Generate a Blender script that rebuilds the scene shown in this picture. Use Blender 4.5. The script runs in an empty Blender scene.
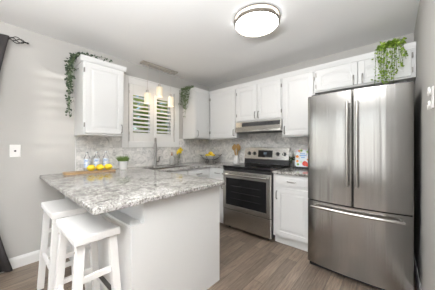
import bpy, bmesh, math, random
from mathutils import Vector, Matrix
R = math.radians
S = bpy.context.scene
COL = S.collection
rnd = random.Random(7)

# ------------------------------------------------------------------ camera
cam_d = bpy.data.cameras.new('camera'); cam = bpy.data.objects.new('camera', cam_d); COL.objects.link(cam)
cam_d.sensor_width = 36; cam_d.lens = 36 * 200 / 435; cam_d.clip_start = 0.02; cam_d.clip_end = 200
cam.location = (2.864, -2.993, 1.24)
cam.rotation_euler = (R(90), 0, R(41.3))
S.camera = cam
# ------------------------------------------------------------------ world, sun, lights, exposure
w = bpy.data.worlds.new('world'); S.world = w; w.use_nodes = True
nt = w.node_tree; nt.nodes.clear()
wo = nt.nodes.new('ShaderNodeOutputWorld'); bg = nt.nodes.new('ShaderNodeBackground'); sky = nt.nodes.new('ShaderNodeTexSky')
sky.sky_type = 'NISHITA'; sky.sun_disc = False; sky.sun_elevation = R(35); sky.sun_rotation = R(100)
bg.inputs['Strength'].default_value = 0.12
nt.links.new(sky.outputs[0], bg.inputs[0]); nt.links.new(bg.outputs[0], wo.inputs[0])

def lamp(name, kind, loc, aim, power, size=(1, 1), color=(1, 1, 1)):
    d = bpy.data.lights.new(name, kind); o = bpy.data.objects.new(name, d); COL.objects.link(o)
    o.location = loc; d.energy = power; d.color = color
    if kind == 'AREA':
        d.shape = 'RECTANGLE'; d.size, d.size_y = size
    if aim is not None:
        o.rotation_euler = (Vector(aim) - Vector(loc)).to_track_quat('-Z', 'Y').to_euler()
    return o
SUN_AT = Vector((4.25, -4.15, 2.02)); SUN_TO = Vector((0, -2.56, 1.69))
sun = lamp('sun', 'SUN', SUN_AT + (SUN_AT - SUN_TO), SUN_TO, .7, color=(1, .97, .92)); sun.data.angle = R(.9)
for wx_ in (.9, 3.05): lamp('rear_fill_light', 'AREA', (wx_, -6.52, 1.35), (wx_, 0, 1.35), 9, (.62, 2.0), (.96, .98, 1))  # added fill lights behind the camera, tall and narrow for streaks in the refrigerator
lamp('daylight_patio_door', 'AREA', (0.06, -4.45, 1.1), (3, -4.1, 1.3), 10, (1.7, 2.0), (1, .99, .98))
lamp('bounce_fill_light', 'AREA', (2.75, -3.45, 1.75), (2.75, -3.4, 2.44), 98, (.8, .8), (.97, .985, 1))  # added fill light aimed at the ceiling, imitates a bounced flash
S.view_settings.view_transform = 'Standard'; S.view_settings.look = 'None'
S.view_settings.gamma = 1; S.view_settings.use_curve_mapping = False
S.view_settings.exposure = 1.14
S.cycles.max_bounces = 10; S.cycles.diffuse_bounces = 6; S.cycles.glossy_bounces = 5
S.cycles.transmission_bounces = 8; S.cycles.transparent_max_bounces = 12
S.cycles.sample_clamp_indirect = 6; S.cycles.caustics_reflective = False; S.cycles.caustics_refractive = False

# ------------------------------------------------------------------ materials
def mat(name, color=(.8, .8, .8), rough=.5, metal=0, **k):
    m = bpy.data.materials.new(name); m.use_nodes = True
    b = m.node_tree.nodes['Principled BSDF']
    b.inputs['Base Color'].default_value = (*color, 1); b.inputs['Roughness'].default_value = rough
    b.inputs['Metallic'].default_value = metal
    for a, v in k.items():
        b.inputs[a].default_value = v
    return m
def nd(m, t, **k):
    n = m.node_tree.nodes.new(t)
    for a, v in k.items():
        if a in n.inputs: n.inputs[a].default_value = v
        else: setattr(n, a, v)
    return n
def ln(m, a, b): m.node_tree.links.new(a, b)
def bsdf(m): return m.node_tree.nodes['Principled BSDF']
def ramp(m, stops, fac):
    r = nd(m, 'ShaderNodeValToRGB'); e = r.color_ramp.elements
    e[0].position, e[0].color = stops[0][0], (*stops[0][1], 1)
    e[1].position, e[1].color = stops[-1][0], (*stops[-1][1], 1)
    for p, c in stops[1:-1]:
        x = e.new(p); x.color = (*c, 1)
    ln(m, fac, r.inputs[0]); return r.outputs[0]
def coords(m, scale=(1, 1, 1), rot=(0, 0, 0)):
    t = nd(m, 'ShaderNodeTexCoord'); mp = nd(m, 'ShaderNodeMapping')
    mp.inputs['Scale'].default_value = scale; mp.inputs['Rotation'].default_value = rot
    ln(m, t.outputs['Object'], mp.inputs[0]); return mp.outputs[0]
def noise(m, vec, scale, detail=3, rough=.55, dist=0):
    n = nd(m, 'ShaderNodeTexNoise', Scale=scale, Detail=detail, Roughness=rough, Distortion=dist)
    ln(m, vec, n.inputs['Vector']); return n.outputs['Fac']
def mixc(m, fac, a, b, mode='MIX'):
    x = nd(m, 'ShaderNodeMix'); x.data_type = 'RGBA'; x.blend_type = mode
    for s, v in ((0, fac), (6, a), (7, b)):
        if hasattr(v, 'type') and hasattr(v, 'links'): ln(m, v, x.inputs[s])
        else: x.inputs[s].default_value = v if s == 0 else (*v, 1)
    return x.outputs[2]
def bump(m, h, strength=.2, dist=.01):
    b = nd(m, 'ShaderNodeBump', Strength=strength, Distance=dist); ln(m, h, b.inputs['Height'])
    ln(m, b.outputs[0], bsdf(m).inputs['Normal'])

M = {}
def paint(name, c, rough=.6):
    m = mat(name, c, rough); v = coords(m); n = noise(m, v, 60, 2); bump(m, n, .05, .002); M[name] = m; return m
paint('wall_paint', (.49, .477, .455), .75)
paint('ceiling_paint', (.84, .84, .835), .85)
paint('cabinet_white', (.70, .70, .693), .35)
paint('trim_white', (.80, .795, .78), .4)
paint('stool_white', (.80, .79, .775), .38)
M['shutter_white'] = mat('shutter_white', (.80, .79, .765), .4)
M['pewter'] = mat('pewter', (.30, .29, .27), .3, 1)
M['nickel'] = mat('nickel', (.62, .58, .53), .28, 1)
M['lamp_nickel'] = mat('lamp_nickel', (.30, .265, .225), .35, 1)
M['chrome'] = mat('chrome', (.62, .61, .6), .12, 1)
M['faucet_steel'] = mat('faucet_steel', (.33, .32, .31), .28, 1)
M['black_iron'] = mat('black_iron', (.03, .028, .027), .45, .6)
M['black_glass'] = mat('black_glass', (.008, .008, .009), .06)
M['black_plastic'] = mat('black_plastic', (.02, .02, .021), .35)
M['dark_grey'] = mat('dark_grey', (.045, .045, .047), .5)
M['stool_metal'] = mat('stool_metal', (.12, .11, .10), .4, .7)
M['white_ceramic'] = mat('white_ceramic', (.85, .85, .84), .15)
M['white_plastic'] = mat('white_plastic', (.85, .84, .82), .35)
M['copper'] = mat('copper', (.45, .2, .1), .3, 1)
M['glass'] = mat('glass', (1, 1, 1), .02, **{'Transmission Weight': 1, 'IOR': 1.45})
M['water'] = mat('water', (.93, .97, 1), .02, **{'Transmission Weight': 1, 'IOR': 1.33})
M['pane'] = mat('pane', (1, 1, 1), .0, **{'Transmission Weight': 1, 'IOR': 1.02, 'Alpha': .35})
def emis(name, c, s, base=(.9, .9, .9)):
    M[name] = mat(name, base, .4, **{'Emission Color': (*c, 1), 'Emission Strength': s})
emis('diffuser', (1, .98, .95), 11.0)
emis('drum_glow', (1, .98, .95), .6)
emis('shade_glow', (1, .78, .5), .14, (.85, .78, .64))
emis('display', (.55, .8, 1), .06, (.01, .01, .012))

# steel, brushed
def steel(name, c, axis, rough=.27, aniso=.7):
    m = mat(name, c, rough, 1, **{'Anisotropic': aniso}); sc = {'z': (260, 260, 1.5), 'x': (1.5, 260, 260)}[axis]
    n = noise(m, coords(m, sc), 1.0, 2)
    ln(m, mixc(m, n, tuple(x * .93 for x in c), tuple(min(1, x * 1.07) for x in c)), bsdf(m).inputs['Base Color'])
    tg = nd(m, 'ShaderNodeTangent'); tg.direction_type = 'RADIAL'; tg.axis = 'Z'; ln(m, tg.outputs[0], bsdf(m).inputs['Tangent'])
    if axis == 'z': bump(m, noise(m, coords(m, (8, 8, .22)), 1.0, 3, .5), .6, .012)
    bsdf(m).inputs['Anisotropic Rotation'].default_value = 0 if axis == 'z' else .25
    M[name] = m
steel('steel_v', (.37, .36, .345), 'z', .22)
steel('steel_h', (.62, .60, .565), 'x', .26)
M['handle_steel'] = mat('handle_steel', (.55, .53, .50), .22, 1)
M['mirror_nickel'] = mat('mirror_nickel', (.72, .68, .62), .2, 1)

# granite
m = M['granite'] = mat('granite', rough=.1)
v = coords(m)
big = noise(m, v, 3.2, 5, .6, 1.4); mid = noise(m, v, 16, 5, .7, .8); fine = noise(m, v, 85, 4, .8)
base = ramp(m, [(.36, (.14, .13, .12)), (.45, (.30, .285, .265)), (.54, (.47, .455, .43)), (.7, (.56, .55, .53))], mid)
base = mixc(m, ramp(m, [(.45, (0, 0, 0)), (.62, (.8, .8, .8))], big), base, (.54, .53, .51))
dk = ramp(m, [(.44, (1, 1, 1)), (.48, (0, 0, 0))], fine)
zone = ramp(m, [(.45, (1, 1, 1)), (.66, (.5, .5, .5))], big)
dk = mixc(m, 1.0, dk, zone, 'MULTIPLY')
c = mixc(m, dk, base, (.055, .047, .043))
f2 = noise(m, v, 46, 3, .6)
c = mixc(m, ramp(m, [(.60, (0, 0, 0)), (.66, (.75, .75, .75))], f2), c, (.19, .165, .14))
ln(m, c, bsdf(m).inputs['Base Color'])

# marble mosaic backsplash (one per wall direction)
def tile(name, rot):
    m = M[name] = mat(name, rough=.22); v = coords(m, (1, 1, 1), rot)
    bt = nd(m, 'ShaderNodeTexBrick'); ln(m, v, bt.inputs['Vector'])
    bt.offset = .5
    for k_, x in (('Scale', 1), ('Mortar Size', .0016), ('Mortar Smooth', .2), ('Bias', 0), ('Brick Width', .10), ('Row Height', .048)):
        bt.inputs[k_].default_value = x
    bt.inputs['Color1'].default_value = (.80, .785, .76, 1); bt.inputs['Color2'].default_value = (.62, .61, .59, 1)
    bt.inputs['Mortar'].default_value = (.74, .73, .71, 1)
    n = noise(m, v, 11, 6, .65, 2.2)
    c = mixc(m, .85, bt.outputs['Color'], ramp(m, [(.32, (.58, .57, .565)), (.46, (.95, .95, .95)), (.6, (1.15, 1.14, 1.13))], n), 'MULTIPLY')
    ln(m, c, bsdf(m).inputs['Base Color'])
    bump(m, bt.outputs['Fac'], -.3, .002)
tile('tile_back', (R(-90), 0, 0)); tile('tile_left', (R(-90), 0, R(0)))
# left wall: use y,z
m = M['tile_left']; mp = [n for n in m.node_tree.nodes if n.type == 'MAPPING'][0]
tc = [n for n in m.node_tree.nodes if n.type == 'TEX_COORD'][0]
sx = nd(m, 'ShaderNodeSeparateXYZ'); cx = nd(m, 'ShaderNodeCombineXYZ'); ln(m, tc.outputs['Object'], sx.inputs[0])
ln(m, sx.outputs[1], cx.inputs[0]); ln(m, sx.outputs[2], cx.inputs[1]); ln(m, sx.outputs[0], cx.inputs[2])
mp.inputs['Rotation'].default_value = (0, 0, 0); ln(m, cx.outputs[0], mp.inputs[0])
m = M['tile_back']; mp = [n for n in m.node_tree.nodes if n.type == 'MAPPING'][0]
tc = [n for n in m.node_tree.nodes if n.type == 'TEX_COORD'][0]
sx = nd(m, 'ShaderNodeSeparateXYZ'); cx = nd(m, 'ShaderNodeCombineXYZ'); ln(m, tc.outputs['Object'], sx.inputs[0])
ln(m, sx.outputs[0], cx.inputs[0]); ln(m, sx.outputs[2], cx.inputs[1]); ln(m, sx.outputs[1], cx.inputs[2])
mp.inputs['Rotation'].default_value = (0, 0, 0); ln(m, cx.outputs[0], mp.inputs[0])

# plank floor, boards run along y
m = M['floor_wood'] = mat('floor_wood', rough=.33)
v = coords(m, (1, 1, 1), (0, 0, R(90)))
bt = nd(m, 'ShaderNodeTexBrick'); ln(m, v, bt.inputs['Vector']); bt.offset = .37
for k_, x in (('Scale', 1), ('Mortar Size', .0016), ('Mortar Smooth', .3), ('Bias', 0), ('Brick Width', .85), ('Row Height', .105)):
    bt.inputs[k_].default_value = x
bt.inputs['Color1'].default_value = (.25, .197, .152, 1); bt.inputs['Color2'].default_value = (.145, .112, .088, 1)
bt.inputs['Mortar'].default_value = (.04, .032, .028, 1)
g = noise(m, coords(m, (22, 1.6, 1)), 3, 5, .7, .6)
c = mixc(m, 1.0, bt.outputs['Color'], ramp(m, [(.32, (.6, .58, .56)), (.68, (1.35, 1.32, 1.3))], g), 'MULTIPLY')
ln(m, c, bsdf(m).inputs['Base Color']); bump(m, g, .05, .002)

def wood(name, a, b, sc=(2, 40, 40)):
    m = M[name] = mat(name, rough=.45); g = noise(m, coords(m, sc), 3, 4)
    ln(m, mixc(m, g, a, b), bsdf(m).inputs['Base Color'])
wood('board_wood', (.30, .18, .085), (.50, .34, .19), (30, 2, 30))
wood('spoon_wood', (.30, .16, .04), (.50, .30, .09), (30, 30, 3))
def speck(name, a, b, sc, rough=.5, **k):
    m = M[name] = mat(name, rough=rough, **k); g = noise(m, coords(m), sc, 3)
    ln(m, ramp(m, [(.35, a), (.65, b)], g), bsdf(m).inputs['Base Color'])
speck('lemon', (.80, .55, .02), (.92, .70, .04), 30, .4)
speck('orange_lemon', (.82, .52, .02), (.92, .62, .04), 30, .4)
speck('leaf_dark', (.022, .045, .022), (.075, .11, .06), 25)
speck('leaf_bright', (.10, .21, .02), (.36, .50, .06), 30)
speck('leaf_mid', (.06, .10, .045), (.18, .24, .10), 30)
speck('grass_green', (.06, .12, .03), (.22, .32, .07), 60)
speck('stem_green', (.10, .16, .06), (.16, .22, .08), 30)
speck('leaf_tree', (.05, .12, .02), (.42, .46, .06), 1.8)
speck('bark', (.06, .045, .035), (.12, .09, .07), 12, .9)
speck('lawn', (.10, .17, .04), (.2, .28, .07), 5, .9)
speck('flower_yellow', (.85, .62, .01), (.95, .80, .05), 40)
speck('flower_white', (.75, .75, .72), (.9, .9, .88), 40)
m = M['curtain_cloth'] = mat('curtain_cloth', (.055, .05, .05), .95)
bump(m, noise(m, coords(m, (300, 300, 300)), 1, 2), .2, .001)
# bottle label: white paper with a blue panel
m = M['bottle_label'] = mat('bottle_label', rough=.5)
g = noise(m, coords(m, (18, 18, 30)), 1.6, 2)
ln(m, ramp(m, [(.42, (.80, .82, .86)), (.5, (.62, .70, .84)), (.62, (.30, .42, .66))], g), bsdf(m).inputs['Base Color'])
# cookbook cover
m = M['cookbook_cover'] = mat('cookbook_cover', rough=.35)
vo = nd(m, 'ShaderNodeTexVoronoi', Scale=22); ln(m, coords(m), vo.inputs['Vector'])
g = noise(m, coords(m), 14, 2)
c = mixc(m, ramp(m, [(.5, (0, 0, 0)), (.53, (1, 1, 1))], g), (.74, .80, .86), mixc(m, .75, vo.outputs['Color'], (.75, .70, .62)))
ln(m, c, bsdf(m).inputs['Base Color'])
for n_, c_ in (('red_print', (.75, .06, .03)), ('orange_print', (.85, .32, .05)), ('blue_print', (.12, .35, .70)), ('green_print', (.25, .42, .08))):
    M[n_] = mat(n_, c_, .4)

# ------------------------------------------------------------------ mesh helpers
def newbm(): return bmesh.new()
def box(bm, x0, x1, y0, y1, z0, z1, bev=0):
    t = bmesh.new()
    r = bmesh.ops.create_cube(t, size=1)
    for v_ in t.verts:
        v_.co = Vector((x0 + (v_.co.x + .5) * (x1 - x0), y0 + (v_.co.y + .5) * (y1 - y0), z0 + (v_.co.z + .5) * (z1 - z0)))
    if bev: bmesh.ops.bevel(t, geom=t.edges[:] , offset=bev, segments=2, affect='EDGES', profile=.5)
    join(bm, t); return bm
def join(bm, t):
    mp_ = [bm.verts.new(v_.co) for v_ in t.verts]
    t.verts.index_update()
    for f in t.faces:
        try: bm.faces.new([mp_[v_.index] for v_ in f.verts])
        except ValueError: pass
    t.free()
def tube(bm, pts, r, seg=10, cap=True):
    pts = [Vector(p) for p in pts]; n = len(pts)
    rs = r if isinstance(r, (list, tuple)) else [r] * n
    rings = []; up = None
    for i, p in enumerate(pts):
        d = (pts[min(i + 1, n - 1)] - pts[max(i - 1, 0)]).normalized()
        if up is None: up = d.orthogonal().normalized()
        up = (up - d * up.dot(d)).normalized(); sd = d.cross(up)
        rings.append([bm.verts.new(p + (up * math.cos(2 * math.pi * k / seg) + sd * math.sin(2 * math.pi * k / seg)) * rs[i]) for k in range(seg)])
    for a, b in zip(rings, rings[1:]):
        for k in range(seg):
            bm.faces.new((a[k], a[(k + 1) % seg], b[(k + 1) % seg], b[k]))
    if cap: bm.faces.new(rings[0][::-1]); bm.faces.new(rings[-1])
    return bm
def lathe(bm, prof, c=(0, 0, 0), seg=24, axis='z'):
    rings = []
    for r_, h in prof:
        ring = []
        for k in range(seg):
            a = 2 * math.pi * k / seg; x, y = r_ * math.cos(a), r_ * math.sin(a)
            p = {'z': (x, y, h), 'x': (h, x, y), 'y': (x, h, y)}[axis]
            ring.append(bm.verts.new(Vector(c) + Vector(p)))
        rings.append(ring)
    for a, b in zip(rings, rings[1:]):
        for k in range(seg): bm.faces.new((a[k], a[(k + 1) % seg], b[(k + 1) % seg], b[k]))
    if prof[0][0] > 1e-6: bm.faces.new(rings[0][::-1])
    if prof[-1][0] > 1e-6: bm.faces.new(rings[-1])
    return bm
def prism(bm, pts, h0, h1, axis='z'):
    f = {'z': lambda a, b, h: (a, b, h), 'x': lambda a, b, h: (h, a, b), 'y': lambda a, b, h: (a, h, b)}[axis]
    A = [bm.verts.new(f(a, b, h0)) for a, b in pts]; B = [bm.verts.new(f(a, b, h1)) for a, b in pts]
    n = len(pts)
    bm.faces.new(A[::-1]); bm.faces.new(B)
    for i in range(n): bm.faces.new((A[i], A[(i + 1) % n], B[(i + 1) % n], B[i]))
    return bm
ORG = {}
def obj(name, bm, m, parent=None, label=None, smooth=False, bevel=0):
    org = ORG.get(parent.name, Vector((0, 0, 0))) if parent else Vector((0, 0, 0))
    bmesh.ops.remove_doubles(bm, verts=bm.verts, dist=1e-5)
    bmesh.ops.recalc_face_normals(bm, faces=bm.faces)
    if org.length: bmesh.ops.translate(bm, verts=bm.verts, vec=-org)
    me = bpy.data.meshes.new(name); bm.to_mesh(me); bm.free()
    me.materials.append(M[m] if isinstance(m, str) else m)
    o = bpy.data.objects.new(name, me); COL.objects.link(o)
    if parent: o.parent = parent; ORG[o.name] = org
    if label: o['label'] = label
    if smooth:
        for p in me.polygons: p.use_smooth = True
        me.set_sharp_from_angle(angle=R(40))
    if bevel:
        b = o.modifiers.new('bevel', 'BEVEL'); b.width = bevel; b.segments = 2; b.limit_method = 'ANGLE'; b.angle_limit = R(50)
    return o
def thing(name, label, cat, loc, group=None, rotz=0):
    o = bpy.data.objects.new(name, None); COL.objects.link(o); o.empty_display_size = .05
    o.location = loc; o.rotation_euler = (0, 0, rotz); o['label'] = label; o['category'] = cat
    if group: o['group'] = group
    ORG[o.name] = Vector(loc); return o
def local(name, label, cat, loc, group=None, rotz=0):   # parts are modelled around the origin
    o = thing(name, label, cat, loc, group, rotz); ORG[o.name] = Vector((0, 0, 0)); return o
def tag(o, label, cat, group=None, kind=None):
    if label: o['label'] = label
    if cat: o['category'] = cat
    if group: o['group'] = group
    if kind: o['kind'] = kind
    return o
def struct(name, bm, m, label=None, bevel=0):
    o = obj(name, bm, m, bevel=bevel); o['kind'] = 'structure'
    if label: o['label'] = label
    return o
def copy_tree(o, parent=None):
    c_ = o.copy(); COL.objects.link(c_)
    if parent: c_.parent = parent
    for ch in list(o.children): copy_tree(ch, c_)
    return c_

# ------------------------------------------------------------------ room
CZ = 2.44
struct('floor', box(newbm(), -.12, 4.32, -6.62, .12, -.1, 0), 'floor_wood', 'grey brown plank floor')
struct('ceiling', box(newbm(), -.12, 4.32, -6.62, .12, CZ, CZ + .1), 'ceiling_paint', 'plain white ceiling')
# left wall with kitchen window and patio door openings
WY0, WY1, WZ0, WZ1 = -1.675, -.895, 1.29, 2.13
bm = newbm()
box(bm, -.12, 0, WY1, .12, 0, CZ); box(bm, -.12, 0, WY0, WY1, 0, WZ0); box(bm, -.12, 0, WY0, WY1, WZ1, CZ)
box(bm, -.12, 0, -3.5, WY0, 0, CZ); box(bm, -.12, 0, -5.4, -3.5, 2.1, CZ); box(bm, -.12, 0, -6.62, -5.4, 0, CZ)
struct('wall_left', bm, 'wall_paint', 'greige painted wall with the shuttered window')
struct('wall_back', box(newbm(), 0, 3.15, 0, .12, 0, CZ), 'wall_paint', 'greige painted wall behind the range')
struct('wall_right', box(newbm(), 3.03, 3.15, -2.45, 0, 0, CZ), 'wall_paint', 'greige painted wall beside the refrigerator')
bm = newbm(); box(bm, 3.15, 4.32, -2.45, -2.33, 0, CZ)
struct('wall_dining_end', bm, 'wall_paint')
DY0, DY1, DZ0, DZ1 = -4.29, -3.86, 1.40, 2.42
bm = newbm(); box(bm, 4.2, 4.32, -6.62, DY0, 0, CZ); box(bm, 4.2, 4.32, DY1, -2.45, 0, CZ)
box(bm, 4.2, 4.32, DY0, DY1, 0, DZ0); box(bm, 4.2, 4.32, DY0, DY1, DZ1, CZ)
struct('wall_dining_side', bm, 'wall_paint')
bm = newbm(); box(bm, -.12, 4.2, -6.62, -6.5, 0, .3); box(bm, -.12, 4.2, -6.62, -6.5, 2.4, CZ)
for a, b in ((-.12, .55), (1.25, 2.7), (3.4, 4.2)): box(bm, a, b, -6.62, -6.5, .3, 2.4)
struct('wall_rear', bm, 'wall_paint')
# louvres of the dining-room window (cast the stripes on the left wall)
f = struct('window_3', box(box(newbm(), 4.2, 4.23, DY0, DY0 + .05, DZ0, DZ1), 4.2, 4.23, DY1 - .05, DY1, DZ0, DZ1), 'shutter_white')
for k in range(10):
    z = DZ0 + .05 + k * .105
    t = newbm(); box(t, 4.175, 4.255, DY0 + .05, DY1 - .05, z - .004, z + .004)
    bmesh.ops.rotate(t, verts=t.verts, cent=(4.215, 0, z), matrix=Matrix.Rotation(R(30), 3, 'Y'))
    obj('louvre', t, 'shutter_white', f)
# unseen rear windows, added narrow to streak the refrigerator steel; then patio door frames
for n_, xa in (('added_window_2', .55), ('added_window_4', 2.7)):
    bm = newbm(); box(bm, xa, xa + .05, -6.6, -6.56, .3, 2.4); box(bm, xa + .65, xa + .7, -6.6, -6.56, .3, 2.4); box(bm, xa, xa + .7, -6.6, -6.56, .3, .35); box(bm, xa, xa + .7, -6.6, -6.56, 2.35, 2.4)
    struct(n_, bm, 'trim_white')
bm = newbm()
for y in (-5.4, -4.49, -3.57): box(bm, -.08, -.02, y, y + .07, 0, 2.1)
box(bm, -.08, -.02, -5.4, -3.5, 0, .07); box(bm, -.08, -.02, -5.4, -3.5, 2.03, 2.1)
d = struct('door_1', bm, 'trim_white'); obj('glass_pane', box(newbm(), -.055, -.05, -5.4, -3.5, .05, 2.05), 'pane', d)

def baseboard(name, pts_axis, a0, a1, c0, side):
    prof = [(0, 0), (.014, 0), (.014, .085), (.009, .1), (.006, .112), (0, .112)]
    bm = newbm()
    if pts_axis == 'y': prism(bm, [(c0 + side * p, q) for p, q in prof], a0, a1, 'y')
    else: prism(bm, [(c0 + side * p, q) for p, q in prof], a0, a1, 'x')
    return struct(name, bm, 'trim_white', 'white painted baseboard')
baseboard('baseboard_left', 'y', -3.5, -2.425, 0, 1)
baseboard('baseboard_right', 'y', -2.45, -.02, 3.03, -1)

# ------------------------------------------------------------------ window with shutters
fr = newbm(); cw = .09
yo0, yo1, zo0, zo1 = -1.775, -.785, 1.205, 2.215
box(fr, .001, .022, yo0, yo0 + cw, zo0, zo1, .004); box(fr, .001, .022, yo1 - cw, yo1, zo0, zo1, .004)
box(fr, .001, .022, yo0 + cw, yo1 - cw, zo1 - cw, zo1, .004); box(fr, .001, .022, yo0 + cw, yo1 - cw, zo0, zo0 + cw, .004)
box(fr, .001, .03, yo0 - .012, yo1 + .012, zo1 - .002, zo1 + .02, .004)
win = struct('window_1', fr, 'trim_white', 'white cased kitchen window over the sink')
bm = newbm()
for a, b, c_, d_ in ((WY0, WY0 + .04, WZ0, WZ1), (WY1 - .04, WY1, WZ0, WZ1), (WY0, WY1, WZ0, WZ0 + .04), (WY0, WY1, WZ1 - .04, WZ1), (-1.30, -1.26, WZ0, WZ1)):
    box(bm, -.11, -.07, a, b, c_, d_)
obj('window_frame', bm, 'trim_white', win)
obj('glass_pane', box(newbm(), -.092, -.088, WY0 + .04, WY1 - .04, WZ0 + .04, WZ1 - .04), 'pane', win)
obj('window_sill', box(newbm(), -.07, .0, WY0 + .001, WY1 - .001, WZ0 - .02, WZ0, .004), 'trim_white', win)
def shutter(y0, y1, label):
    t = thing('window_shutter', label, 'shutter', (.01, (y0 + y1) / 2, WZ0 + .004), 'plantation shutters')
    bm = newbm(); st = .058; z0, z1 = WZ0 + .004, WZ1 - .004
    box(bm, -.012, .016, y0, y0 + st, z0, z1, .003); box(bm, -.012, .016, y1 - st, y1, z0, z1, .003)
    box(bm, -.012, .016, y0 + st, y1 - st, z0, z0 + .13, .003); box(bm, -.012, .016, y0 + st, y1 - st, z1 - .15, z1, .003)
    obj('shutter_frame', bm, 'shutter_white', t)
    za, zb = z0 + .13, z1 - .15; n = 9; st_ = (zb - za) / n
    for k in range(n):
        z = za + (k + .5) * st_
        l = newbm()
        prof = [(.030 * math.cos(a), .0052 * math.sin(a)) for a in [i * math.pi / 5 for i in range(10)]]
        prism(l, [(p, q) for p, q in prof], y0 + st + .002, y1 - st - .002, 'y')
        bmesh.ops.rotate(l, verts=l.verts, cent=(0, 0, 0), matrix=Matrix.Rotation(R(34), 3, 'Y'))
        bmesh.ops.translate(l, verts=l.verts, vec=(.002, 0, z))
        obj('louvre', l, 'shutter_white', t)
    for z in (z0 + .12, z1 - .12):
        ye = y0 if y0 < -1.4 else y1
        obj('hinge', box(newbm(), .016, .021, ye - .006, ye + .006, z - .022, z + .022), 'nickel', t)
    return t
shutter(WY0 + .003, -1.287, 'white louvred shutter panel on the left half of the sink window')
shutter(-1.283, WY1 - .003, 'white louvred shutter panel on the right half of the sink window')

# backsplash
bm = newbm()
box(bm, .0005, .009, -2.31, -1.777, .916, 1.352); box(bm, .0005, .009, -1.777, -.783, .916, 1.203); box(bm, .0005, .009, -.783, -.01, .916, 1.352)
bs = tag(obj('backsplash', bm, 'tile_left'), 'grey marble mosaic backsplash under the sink window', 'backsplash')
bm = newbm(); box(bm, .01, .943, -.009, -.0005, .916, 1.352); box(bm, .943, 1.715, -.009, -.0005, .916, 1.60); box(bm, 1.715, 2.20, -.009, -.0005, .916, 1.352)
tag(obj('backsplash', bm, 'tile_back'), 'grey marble mosaic backsplash behind the stainless range', 'backsplash')
tr = newbm(); box(tr, .0005, .012, -2.318, -2.311, .916, 1.352)
tag(obj('edge_trim', tr, 'trim_white'), 'thin white strip closing the left end of the backsplash', 'trim')

# ------------------------------------------------------------------ cabinets
def mapped(face, c0):
    def bx(bm, a0, a1, z0, z1, d0, d1, bev=0):
        if face == 'y': box(bm, a0, a1, c0 - d1, c0 - d0, z0, z1, bev)
        else: box(bm, c0 + d0, c0 + d1, a0, a1, z0, z1, bev)
    def pt(a, z, d):
        return Vector((a, c0 - d, z)) if face == 'y' else Vector((c0 + d, a, z))
    return bx, pt
def frustum(bm, pt, outer, inner, d0, d1):
    A = [bm.verts.new(pt(a, z, d0)) for a, z in outer]; B = [bm.verts.new(pt(a, z, d1)) for a, z in inner]
    n = len(A); bm.faces.new(B); bm.faces.new(A[::-1])
    for i in range(n): bm.faces.new((A[i], A[(i + 1) % n], B[(i + 1) % n], B[i]))
def rectpts(a0, a1, z0, z1, arch=0):
    p = [(a0, z0), (a1, z0), (a1, z1 - arch)]
    if arch:
        for k in range(1, 8):
            s = k / 8; p.append((a1 + (a0 - a1) * s, z1 - arch + arch * math.sin(math.pi * s) ** .6))
    p.append((a0, z1 - arch)); return p
def pull(parent, face, c0, a, z, vertical=True, L=.095, label=None):
    bx, pt = mapped(face, c0); bm = newbm(); h = L / 2
    if vertical: pts = [pt(a, z - h, 0), pt(a, z - h, .022), pt(a, z - h * .6, .027), pt(a, z + h * .6, .027), pt(a, z + h, .022), pt(a, z + h, 0)]
    else: pts = [pt(a - h, z, 0), pt(a - h, z, .022), pt(a - h * .6, z, .027), pt(a + h * .6, z, .027), pt(a + h, z, .022), pt(a + h, z, 0)]
    tube(bm, pts, [.006, .005, .0065, .0065, .005, .006], 8)
    return obj('handle', bm, 'pewter', parent, smooth=True)
def door(parent, face, c0, a0, a1, z0, z1, handle=None, hinge=None, arch=0, name='door', rail=.055):
    bx, pt = mapped(face, c0); bm = newbm()
    bx(bm, a0, a1, z0, z1, .001, .0145, .002)
    r = min(rail, (z1 - z0) * .3, (a1 - a0) * .3)
    bx(bm, a0, a0 + r, z0, z1, .008, .020, .003); bx(bm, a1 - r, a1, z0, z1, .008, .020, .003)
    bx(bm, a0 + r - .002, a1 - r + .002, z0, z0 + r, .008, .020, .003)
    if arch:
        top = [(a, z) for a, z in rectpts(a0 + r, a1 - r, z0, z1 - r, arch)[2:]]
        poly = [(a0 + r, z1), (a1 - r, z1)] + top
        frustum(bm, pt, poly, poly, .008, .0195)
    else: bx(bm, a0 + r - .002, a1 - r + .002, z1 - r, z1, .008, .020, .003)
    g = .010
    frustum(bm, pt, rectpts(a0 + r + g, a1 - r - g, z0 + r + g, z1 - r - g, arch),
            rectpts(a0 + r + g + .022, a1 - r - g - .022, z0 + r + g + .022, z1 - r - g - .022, arch), .014, .0185)
    o = obj(name, bm, 'cabinet_white', parent)
    if handle: pull(o, face, c0 + (0 if face == 'y' else 0) + (-.0195 if face == 'y' else .0195), handle[0], handle[1])
    if hinge is not None:
        for z in (z0 + min(.09, (z1 - z0) * .22), z1 - min(.09, (z1 - z0) * .22)):
            h = newbm(); bx(h, hinge - .006, hinge + .006, z - .024, z + .024, .006, .024, .002); obj('hinge', h, 'pewter', o)
    return o
def drawer(parent, face, c0, a0, a1, z0, z1, handle=True):
    bx, pt = mapped(face, c0); bm = newbm()
    bx(bm, a0, a1, z0, z1, .001, .014, .002)
    g = .012
    frustum(bm, pt, rectpts(a0 + g, a1 - g, z0 + g, z1 - g), rectpts(a0 + g + .012, a1 - g - .012, z0 + g + .012, z1 - g - .012), .012, .020)
    o = obj('drawer', bm, 'cabinet_white', parent)
    if handle: pull(o, face, c0 + (-.0195 if face == 'y' else .0195), (a0 + a1) / 2, (z0 + z1) / 2, False)
    return o
CR = [(0, 0), (.008, 0), (.010, .01), (.014, .018), (.020, .034), (.024, .046), (.024, .055), (0, .055)]
def crown_pts(z): return [(p, z + q) for p, q in CR]
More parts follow.
